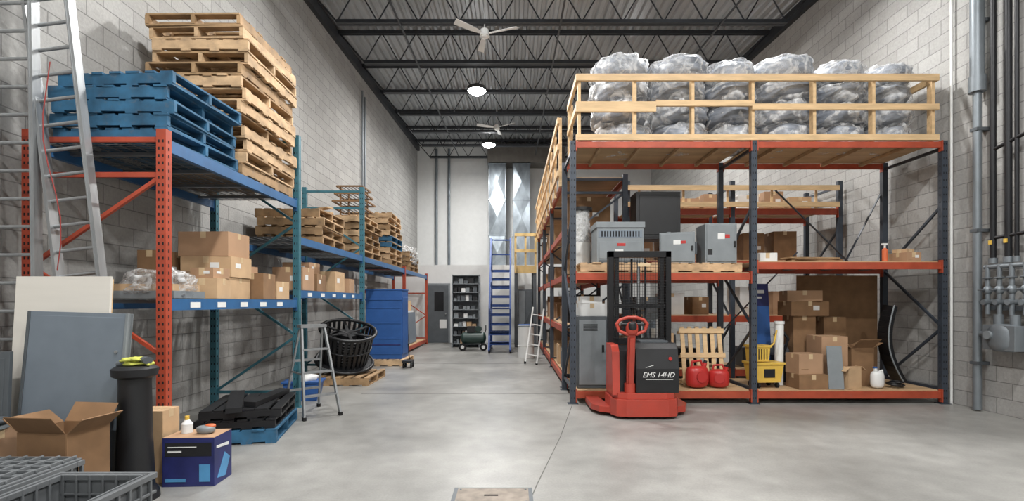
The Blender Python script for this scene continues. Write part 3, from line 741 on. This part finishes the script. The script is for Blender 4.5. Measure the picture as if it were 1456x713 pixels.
for k in range(6): b.bx(-.3+k*.11,-.24+k*.11,0,.018,0,.86,lumber)
for z in(.03,.4,.76): b.bx(-.32,.34,.018,.09,z,z+.04,lumber); b.bx(-.32,.34,-.018,0,z,z+.07,lumber)
b.done()
def gascan(x,y,z,rz,s=1):
    b=B('red_fuel_can',TM(x,y,z,rz)); 
    b.ball((0,0,.14*s),(.15*s,.11*s,.135*s),redc,e=.55,seg=28,rings=16)
    b.tube([(-.08*s,0,.26*s),(-.07*s,0,.33*s),(.05*s,0,.34*s),(.08*s,0,.26*s)],.014*s,redc,seg=10)
    b.cyl((.09*s,0,.24*s),(.11*s,0,.31*s),.028*s,redc,seg=14); b.cyl((.11*s,0,.31*s),(.12*s,0,.34*s),.022*s,blackp,seg=14)
    b.cyl((0,-.105*s,.15*s),(0,-.118*s,.15*s),.07*s,redc,seg=20); b.done()
gascan(2.62,6.97,zb,.2,1.12); gascan(2.93,6.98,zb,-.3,.95)
b=B('leaning_metal_panels',TM(2.2,7.62,zb,0,rx=-.1))
for k,(m,h) in enumerate(((greym,1.05),(greyb,.92),(cream,.8),(greyd,.7))): b.bx(-.15+k*.05,.2+k*.04,-.04*k,-.04*k+.02,0,h,m)
b.done(bevel=.003)
b=B('storage_bin'); b.prism([(1.6,zb),(1.9,zb),(1.93,zb+.35),(1.57,zb+.35)],7.6,7.83,greyd,axis='y'); b.bx(1.56,1.94,7.59,7.84,zb+.35,zb+.38,whitep); b.done()
carton(1.75,7.71,zb+.382,.3,.22,.3,.05,card2)
carton(1.5,7.68,zb+.0+.0,.01,.01,.01,0,card2) if False else None
b=B('cardboard_tube_rolls'); b.cyl((2.12,7.05,zb),(2.14,7.15,1.15),.05,whitep,seg=18); b.cyl((2.27,7.05,zb),(2.3,7.15,.95),.045,card3,seg=18); b.cyl((2.2,7.2,zb),(2.22,7.25,1.35),.035,greym,seg=18); b.done()
# bottom right bay
b=B('yellow_mop_bucket',TM(3.6,7.05,zb,.1))
b.prism([(-.17,.08),(.17,.08),(.22,.34),(-.22,.34)],-.14,.14,yel,axis='y'); b.bx(-.235,.235,-.155,.155,.33,.36,yel)
b.prism([(-.2,.37),(.02,.37),(.04,.58),(-.22,.58)],-.1,.1,yel,axis='y'); b.bx(-.24,.06,-.11,.11,.57,.6,yel)
for k in range(5): b.bx(-.18+k*.04,-.165+k*.04,-.105,-.1,.4,.55,hole)
b.tube([(.02,0,.5),(.16,0,.62),(.2,0,.8)],.013,yel)
for a in(-1,1):
    for c in(-1,1): b.cyl((a*.14-.015,c*.1,.035),(a*.14+.015,c*.1,.035),.035,tyre); b.bx(a*.14-.01,a*.14+.01,c*.1-.01,c*.1+.01,.04,.09,greyd)
b.bx(-.08,.08,-.148,-.14,.15,.27,hole); b.done(bevel=.004)
b=B('blue_sign_board',TM(3.82,7.5,zb,.15,rx=-.08)); b.bx(-.15,.17,0,.01,0,1.5,bluec); b.bx(-.15,.17,-.004,0,1.15,1.5,navy); b.bx(-.1,.1,-.006,0,1.35,1.4,whitep); b.bx(-.1,.05,-.006,0,1.27,1.3,whitep); b.done()
b=B('white_pvc_tube'); b.cyl((3.9,7.2,zb),(3.93,7.24,1.1),.06,whitep,seg=20); b.cyl((3.93,7.24,1.08),(3.93,7.24,1.12),.07,whitep,seg=20); b.done()
b=B('black_shop_vacuum'); b.cyl((4.1,7.62,zb),(4.1,7.62,zb+.45),.15,blackp,.16,seg=24); b.ball((4.1,7.62,zb+.45),(.17,.17,.14),greyd); b.tube([(4.1,7.45,.6),(4.15,7.4,.85),(4.05,7.42,1.0),(4.0,7.5,.9)],.02,blackp); b.done()
carton(4.18,6.98,zb,.42,.3,.2,.05,card2,label=False)
carton(4.16,7.02,zb+.202,.36,.28,.28,.12,card)
carton(4.6,7.2,zb,.36,.4,.72,-.05,card)
carton(4.45,7.64,zb,.34,.3,1.0,0,card2)
carton(4.5,7.62,zb+1.002,.6,.34,.22,.08,card2); carton(4.45,7.6,zb+1.226,.5,.3,.16,-.12,card)
carton(5.02,7.3,zb,.38,.4,.55,.2,card2,open_=True)
carton(4.95,7.68,zb,.34,.26,.98,0,card2)
b=B('open_cardboard_flap_box',TM(4.76,6.91,zb,.3)); b.bx(-.12,.12,-.055,.055,0,.3,card3); b.box((.15,-.02,.28),(.1,.11,.006),card3,(0,.6,0)); b.box((-.15,-.02,.28),(.1,.11,.006),card3,(0,-.6,0)); b.done()
b=B('grey_leaning_board',TM(4.42,6.83,zb,-.1,rx=-.12)); b.bx(-.02,.18,0,.012,0,.6,greym); b.done()
b=B('grey_bumper_cover'); pts=[]
for k in range(15):
    t=k/14; pts.append((5.5+.26*t-.17*math.sin(t*math.pi*.9),7.16+.1*t,.25+1.1*(1-t)))
for (p,q) in zip(pts[:-1],pts[1:]): b.bar(p,q,.06,.22,blackp,up=(0,1,0))
b.tube([(p[0]-.035,p[1]-.12,p[2]) for p in pts],.011,greym)
b.done(bevel=.01)
b=B('white_plastic_jug',TM(5.14,6.93,zb)); b.ball((0,0,.12),(.09,.07,.12),whitep,e=.55,seg=24,rings=14); b.cyl((-.02,0,.23),(-.03,0,.28),.025,whitep); b.cyl((-.03,0,.28),(-.03,0,.3),.028,bluec); b.tube([(.02,0,.23),(.07,0,.25),(.08,0,.17)],.012,whitep); b.done()
b=B('brown_backing_panel'); b.bx(4.6,5.9,7.95,7.97,.0,1.83,card2); b.done()
b=B('tangled_cable_pile')
for k in range(6): b.torus((5.4+R(0,.1),6.98+R(0,.04),zb+.02+k*.012),R(.06,.09),.009,blackp)
b.done()

# ------------------------------------------------------------ racks behind
b=B('pallet_rack'); ya,yb=8.95,9.95
for x in(2.1,4.0,5.95): frameY(b,x,ya,yb,3.6,darkr,holes=False)
for (x0,x1) in((2.1,4.0),(4.0,5.95)):
    for z in(3.1,2.15,1.15,.17):
        beamX(b,x0,x1,ya,z,oran); beamX(b,x0,x1,yb,z,oran); b.bx(x0+.05,x1-.05,ya+.03,yb-.03,z,z+.018,ply)
for (z) in(3.12,3.42): b.bx(2.05,5.9,ya-.09,ya-.05,z,z+.09,lumber)
for x in(2.3,3.1,3.9,4.7,5.5): b.bx(x-.02,x+.02,ya-.05,ya-.03,3.1,3.5,lumber)
b.done()
for x,w,h in((2.4,.35,.25),(2.8,.3,.33),(3.3,.4,.22),(3.7,.25,.3),(4.4,.4,.28),(4.9,.35,.35),(5.4,.4,.25)):
    carton(x,9.4,3.12,w,.4,h,R(-.1,.1),random.choice([whitep,card,card3,whitep]))
for z,xs in((2.17,(2.45,2.95,3.5,4.5,5.1)),(1.17,(2.5,3.0,3.5,4.4,5.0,5.5)),(.19,(2.5,3.2,4.5,5.2))):
    for x in xs: carton(x,9.4,z,R(.3,.45),.45,R(.3,.6),R(-.1,.1),random.choice([card,card2,greyd,blackp,whitep,card2]))
b=B('pallet_rack'); xa,xb=.86,1.86; ys=(8.1,10.6,13.1,15.6)
for y in ys: frameX(b,xa,xb,y,3.5,darkr,holes=False)
for y0,y1 in zip(ys[:-1],ys[1:]):
    for z in(3.45,2.6,1.85,1.0,.17):
        for x in(xa,xb): beamY(b,x,y0,y1,z,oran)
        b.bx(xa+.03,xb-.03,y0+.05,y1-.05,z,z+.018,ply)
b.done()
b=B('timber_guard_rail')
for k in range(9):
    y=8.1+k*.93; b.bx(xa-.09,xa-.045,y-.04,y+.04,3.3,4.42,lumber)
for z in(3.47,3.9,4.33): b.bx(xa-.12,xa-.09,8.05,15.6,z,z+.09,lumber)
b.done()
for z in(.19,1.02,1.87,2.62):
    y=8.5
    while y<15.2:
        if abs(y-10.6)>.35 and abs(y-13.1)>.35:
            carton(1.3,y,z,R(.5,.8),R(.3,.45),R(.3,.6),R(-.05,.05),random.choice([card,card2,card3,greyd,whitep,blackp,card]))
        y+=R(.55,.85)

# ------------------------------------------------------------ pallet stacker truck
b=B('red_electric_pallet_stacker'); y0=5.84
x0,x1=1.2,2.02
ch=[(x0+.16,y0),(x1-.16,y0),(x1-.05,y0+.04),(x1,y0+.16),(x1,y0+.52),(x0,y0+.52),(x0,y0+.16),(x0+.05,y0+.04)]
b.prism(ch,.035,.24,redp,axis='z')
b.prism([(1.61+(p[0]-1.61)*.94,p[1]*1.0+.025) for p in ch],.24,.31,redp,axis='z')
for sgn,xe in((-1,x0),(1,x1)):
    b.prism([(xe,y0+.18),(xe+sgn*.12,y0+.24),(xe+sgn*.2,y0+.42),(xe+sgn*.2,y0+.88),(xe+sgn*.04,y0+.88),(xe,y0+.5)],.045,.12,redp,axis='z')
for xx in(x0-.12,x1+.12): b.cyl((xx-.04,y0+.8,.05),(xx+.04,y0+.8,.05),.05,tyre,seg=16)
b.cyl((1.55,y0+.3,.09),(1.67,y0+.3,.09),.09,tyre,seg=20)
hood=[(y0+.06,.31),(y0+.05,.6),(y0+.1,.84),(y0+.18,.9),(y0+.5,.9),(y0+.5,.31)]
b.prism(hood,1.49,2.0,blackp,axis='x')
b.bx(1.58,1.92,y0+.22,y0+.45,.9,.925,greyd)
b.cyl((1.9,y0+.09,.72),(1.9,y0+.06,.72),.022,redc,seg=14)
b.prism([(y0+.08,.28),(y0+.12,.8),(y0+.2,.88),(y0+.5,.88),(y0+.5,.28)],1.21,1.3,redp,axis='x')
b.prism([(y0+.14,.28),(y0+.2,.8),(y0+.5,.85),(y0+.5,.28)],1.3,1.49,blackp,axis='x')
b.cyl((1.42,y0+.1,.28),(1.42,y0+.1,.42),.065,redp,seg=20)
b.bar((1.42,y0+.1,.36),(1.41,y0-.03,1.02),.085,.05,redp,up=(0,1,0)); b.bar((1.42,y0+.08,.42),(1.41,y0-.04,.98),.05,.075,redp,up=(0,1,0))
hd=Vector((1.41,y0-.05,1.1))
loop=[hd+Vector(v) for v in((-.05,0,-.08),(-.15,0,-.04),(-.18,0,.04),(-.14,0,.09),(-.05,0,.12),(.05,0,.12),(.14,0,.09),(.18,0,.04),(.15,0,-.04),(.05,0,-.08))]
b.tube(loop,.02,redp,seg=10); b.ball(hd+Vector((0,0,-.01)),(.075,.05,.08),redp,e=.7); b.ball(hd+Vector((0,-.035,.02)),(.05,.03,.05),blackp,e=.7)
b.cyl(hd+Vector((-.13,0,.04)),hd+Vector((.13,0,.04)),.02,blackp)
ym=y0+.56
for xx in(1.28,2.02): 
    b.bx(xx-.035,xx+.035,ym-.05,ym+.06,.05,2.06,blackm); 
for xx in(1.36,1.94): b.bx(xx-.025,xx+.025,ym-.03,ym+.08,.08,2.02,blackm)
b.bx(1.245,2.055,ym-.05,ym+.06,1.98,2.06,blackm); b.bx(1.3,2.0,ym-.03,ym+.06,1.32,1.38,blackm); b.bx(1.3,2.0,ym-.03,ym+.06,.85,.93,blackm)
b.cyl((1.65,ym+.03,.2),(1.65,ym+.03,1.3),.035,blackm,seg=16); b.cyl((1.65,ym+.03,1.3),(1.65,ym+.03,1.95),.02,alum,seg=12)
for xx in(1.56,1.74): b.bx(xx-.014,xx+.014,ym+.02,ym+.03,.3,1.96,hole)
n=20
for k in range(n+1):
    x=1.31+.68*k/n; b.bx(x-.002,x+.002,ym-.055,ym-.05,.93,1.98,blackm)
for k in range(30):
    z=.94+k*.035; b.bx(1.31,1.99,ym-.056,ym-.052,z-.002,z+.002,blackm)
b.bx(1.62,1.78,ym-.065,ym-.055,1.86,1.9,tape)
b.bx(1.36,1.94,ym+.1,ym+.15,.3,.75,blackm)
for xx in(1.46,1.82): b.bx(xx-.08,xx+.08,ym+.12,ym+1.1,.24,.29,blackm)
b.bx(1.6,1.93,y0+.05,y0+.056,.47,.475,whitep)
b.box((1.62,y0+.055,.62),(.16,.004,.006),whitep,(0,-.3,0))
o=b.done(bevel=.008)
tx=bpy.data.curves.new('hood_lettering','FONT'); tx.body='EMS 14HD'; tx.size=.085; tx.extrude=.002; tx.shear=.3; tx.align_x='CENTER'; tx.materials.append(whitep)
to=bpy.data.objects.new('hood_lettering',tx); sc.collection.objects.link(to); to.parent=o
to.location=(1.75-o.location.x,y0+.048-o.location.y,.5-o.location.z); to.rotation_euler=(math.pi/2,0,0)

# ------------------------------------------------------------ right wall services
b=B('grey_service_conduit'); b.cyl((5.98,6.33,.02),(5.98,6.33,4.2),.045,pipeg,seg=18); b.cyl((5.98,6.33,4.2),(5.98,6.33,7.2),.075,pipeg,seg=18); b.cyl((5.98,6.33,4.1),(5.98,6.33,4.3),.09,pipeg,seg=18)
for z in(.6,2.3,3.6,5): b.bx(5.93,6.09,6.28,6.38,z,z+.04,greyd)
b.done()
b=B('white_wall_conduit'); b.cyl((6.05,6.78,0),(6.05,6.78,7.2),.016,whitep); b.done()
b=B('black_gas_pipes')
for y,z0,z1,r in((6.14,1.9,7.2,.032),(5.95,1.9,7.2,.035),(5.85,1.9,7.2,.022),(5.68,1.9,7.2,.03)):
    b.cyl((6.0,y,z0),(6.0,y,z1),r,pipeb,seg=14); b.cyl((6.0,y,z0-.02),(6.0,y,z0+.05),r*1.4,pipeg,seg=14)
b.cyl((6.0,6.14,3.3),(6.0,5.4,3.45),.022,pipeb)
b.cyl((6.0,6.14,2.2),(6.0,5.5,2.23),.022,pipeb)
for y in(6.14,5.95): b.bx(5.955,5.97,y-.018,y+.018,2.12,2.17,yel)
b.done()
b=B('gas_meter')
b.cyl((5.98,6.22,1.84),(5.98,5.5,1.84),.03,pipeg)
for y in(6.18,6.03,5.88,5.72):
    b.cyl((5.97,y,1.25),(5.97,y,1.86),.026,pipeg); b.ball((5.97,y,1.55),(.05,.045,.06),pipeg); b.cyl((5.91,y,1.4),(6.03,y,1.4),.035,pipeg); b.torus((5.97,y,1.7),.04,.012,greyd); b.cyl((5.92,y,1.55),(5.89,y,1.55),.02,greyd); b.bx(5.885,5.895,y-.05,y+.05,1.545,1.56,greyd)
b.bx(5.84,6.06,5.72,6.12,.82,1.12,pipeg); b.cyl((5.95,6.02,1.12),(5.95,6.02,1.25),.05,pipeg); b.cyl((5.95,5.82,1.12),(5.95,5.82,1.25),.05,pipeg)
b.ball((5.92,5.92,.97),(.12,.19,.17),pipeg,e=.6); b.cyl((5.82,6.0,1.0),(5.78,6.0,1.0),.05,greym,seg=20); b.cyl((5.96,6.12,1.0),(5.96,6.26,1.0),.03,pipeg)
b.bx(6.0,6.09,5.6,6.25,1.3,1.36,greyd); b.cyl((6.0,5.68,.02),(6.0,5.68,1.3),.028,pipeb)
b.done(bevel=.01)

# ------------------------------------------------------------ world and camera
w=bpy.data.worlds.new('world'); sc.world=w; w.use_nodes=True
w.node_tree.nodes['Background'].inputs[0].default_value=(.8,.85,.9,1); w.node_tree.nodes['Background'].inputs[1].default_value=.3
cam=bpy.data.cameras.new('camera'); co=bpy.data.objects.new('camera',cam); sc.collection.objects.link(co)
co.location=(0,0,1.4); co.rotation_euler=(math.pi/2,0,0)
cam.sensor_width=36; cam.lens=17.31; cam.shift_y=.0505; cam.clip_start=.05
sc.camera=co
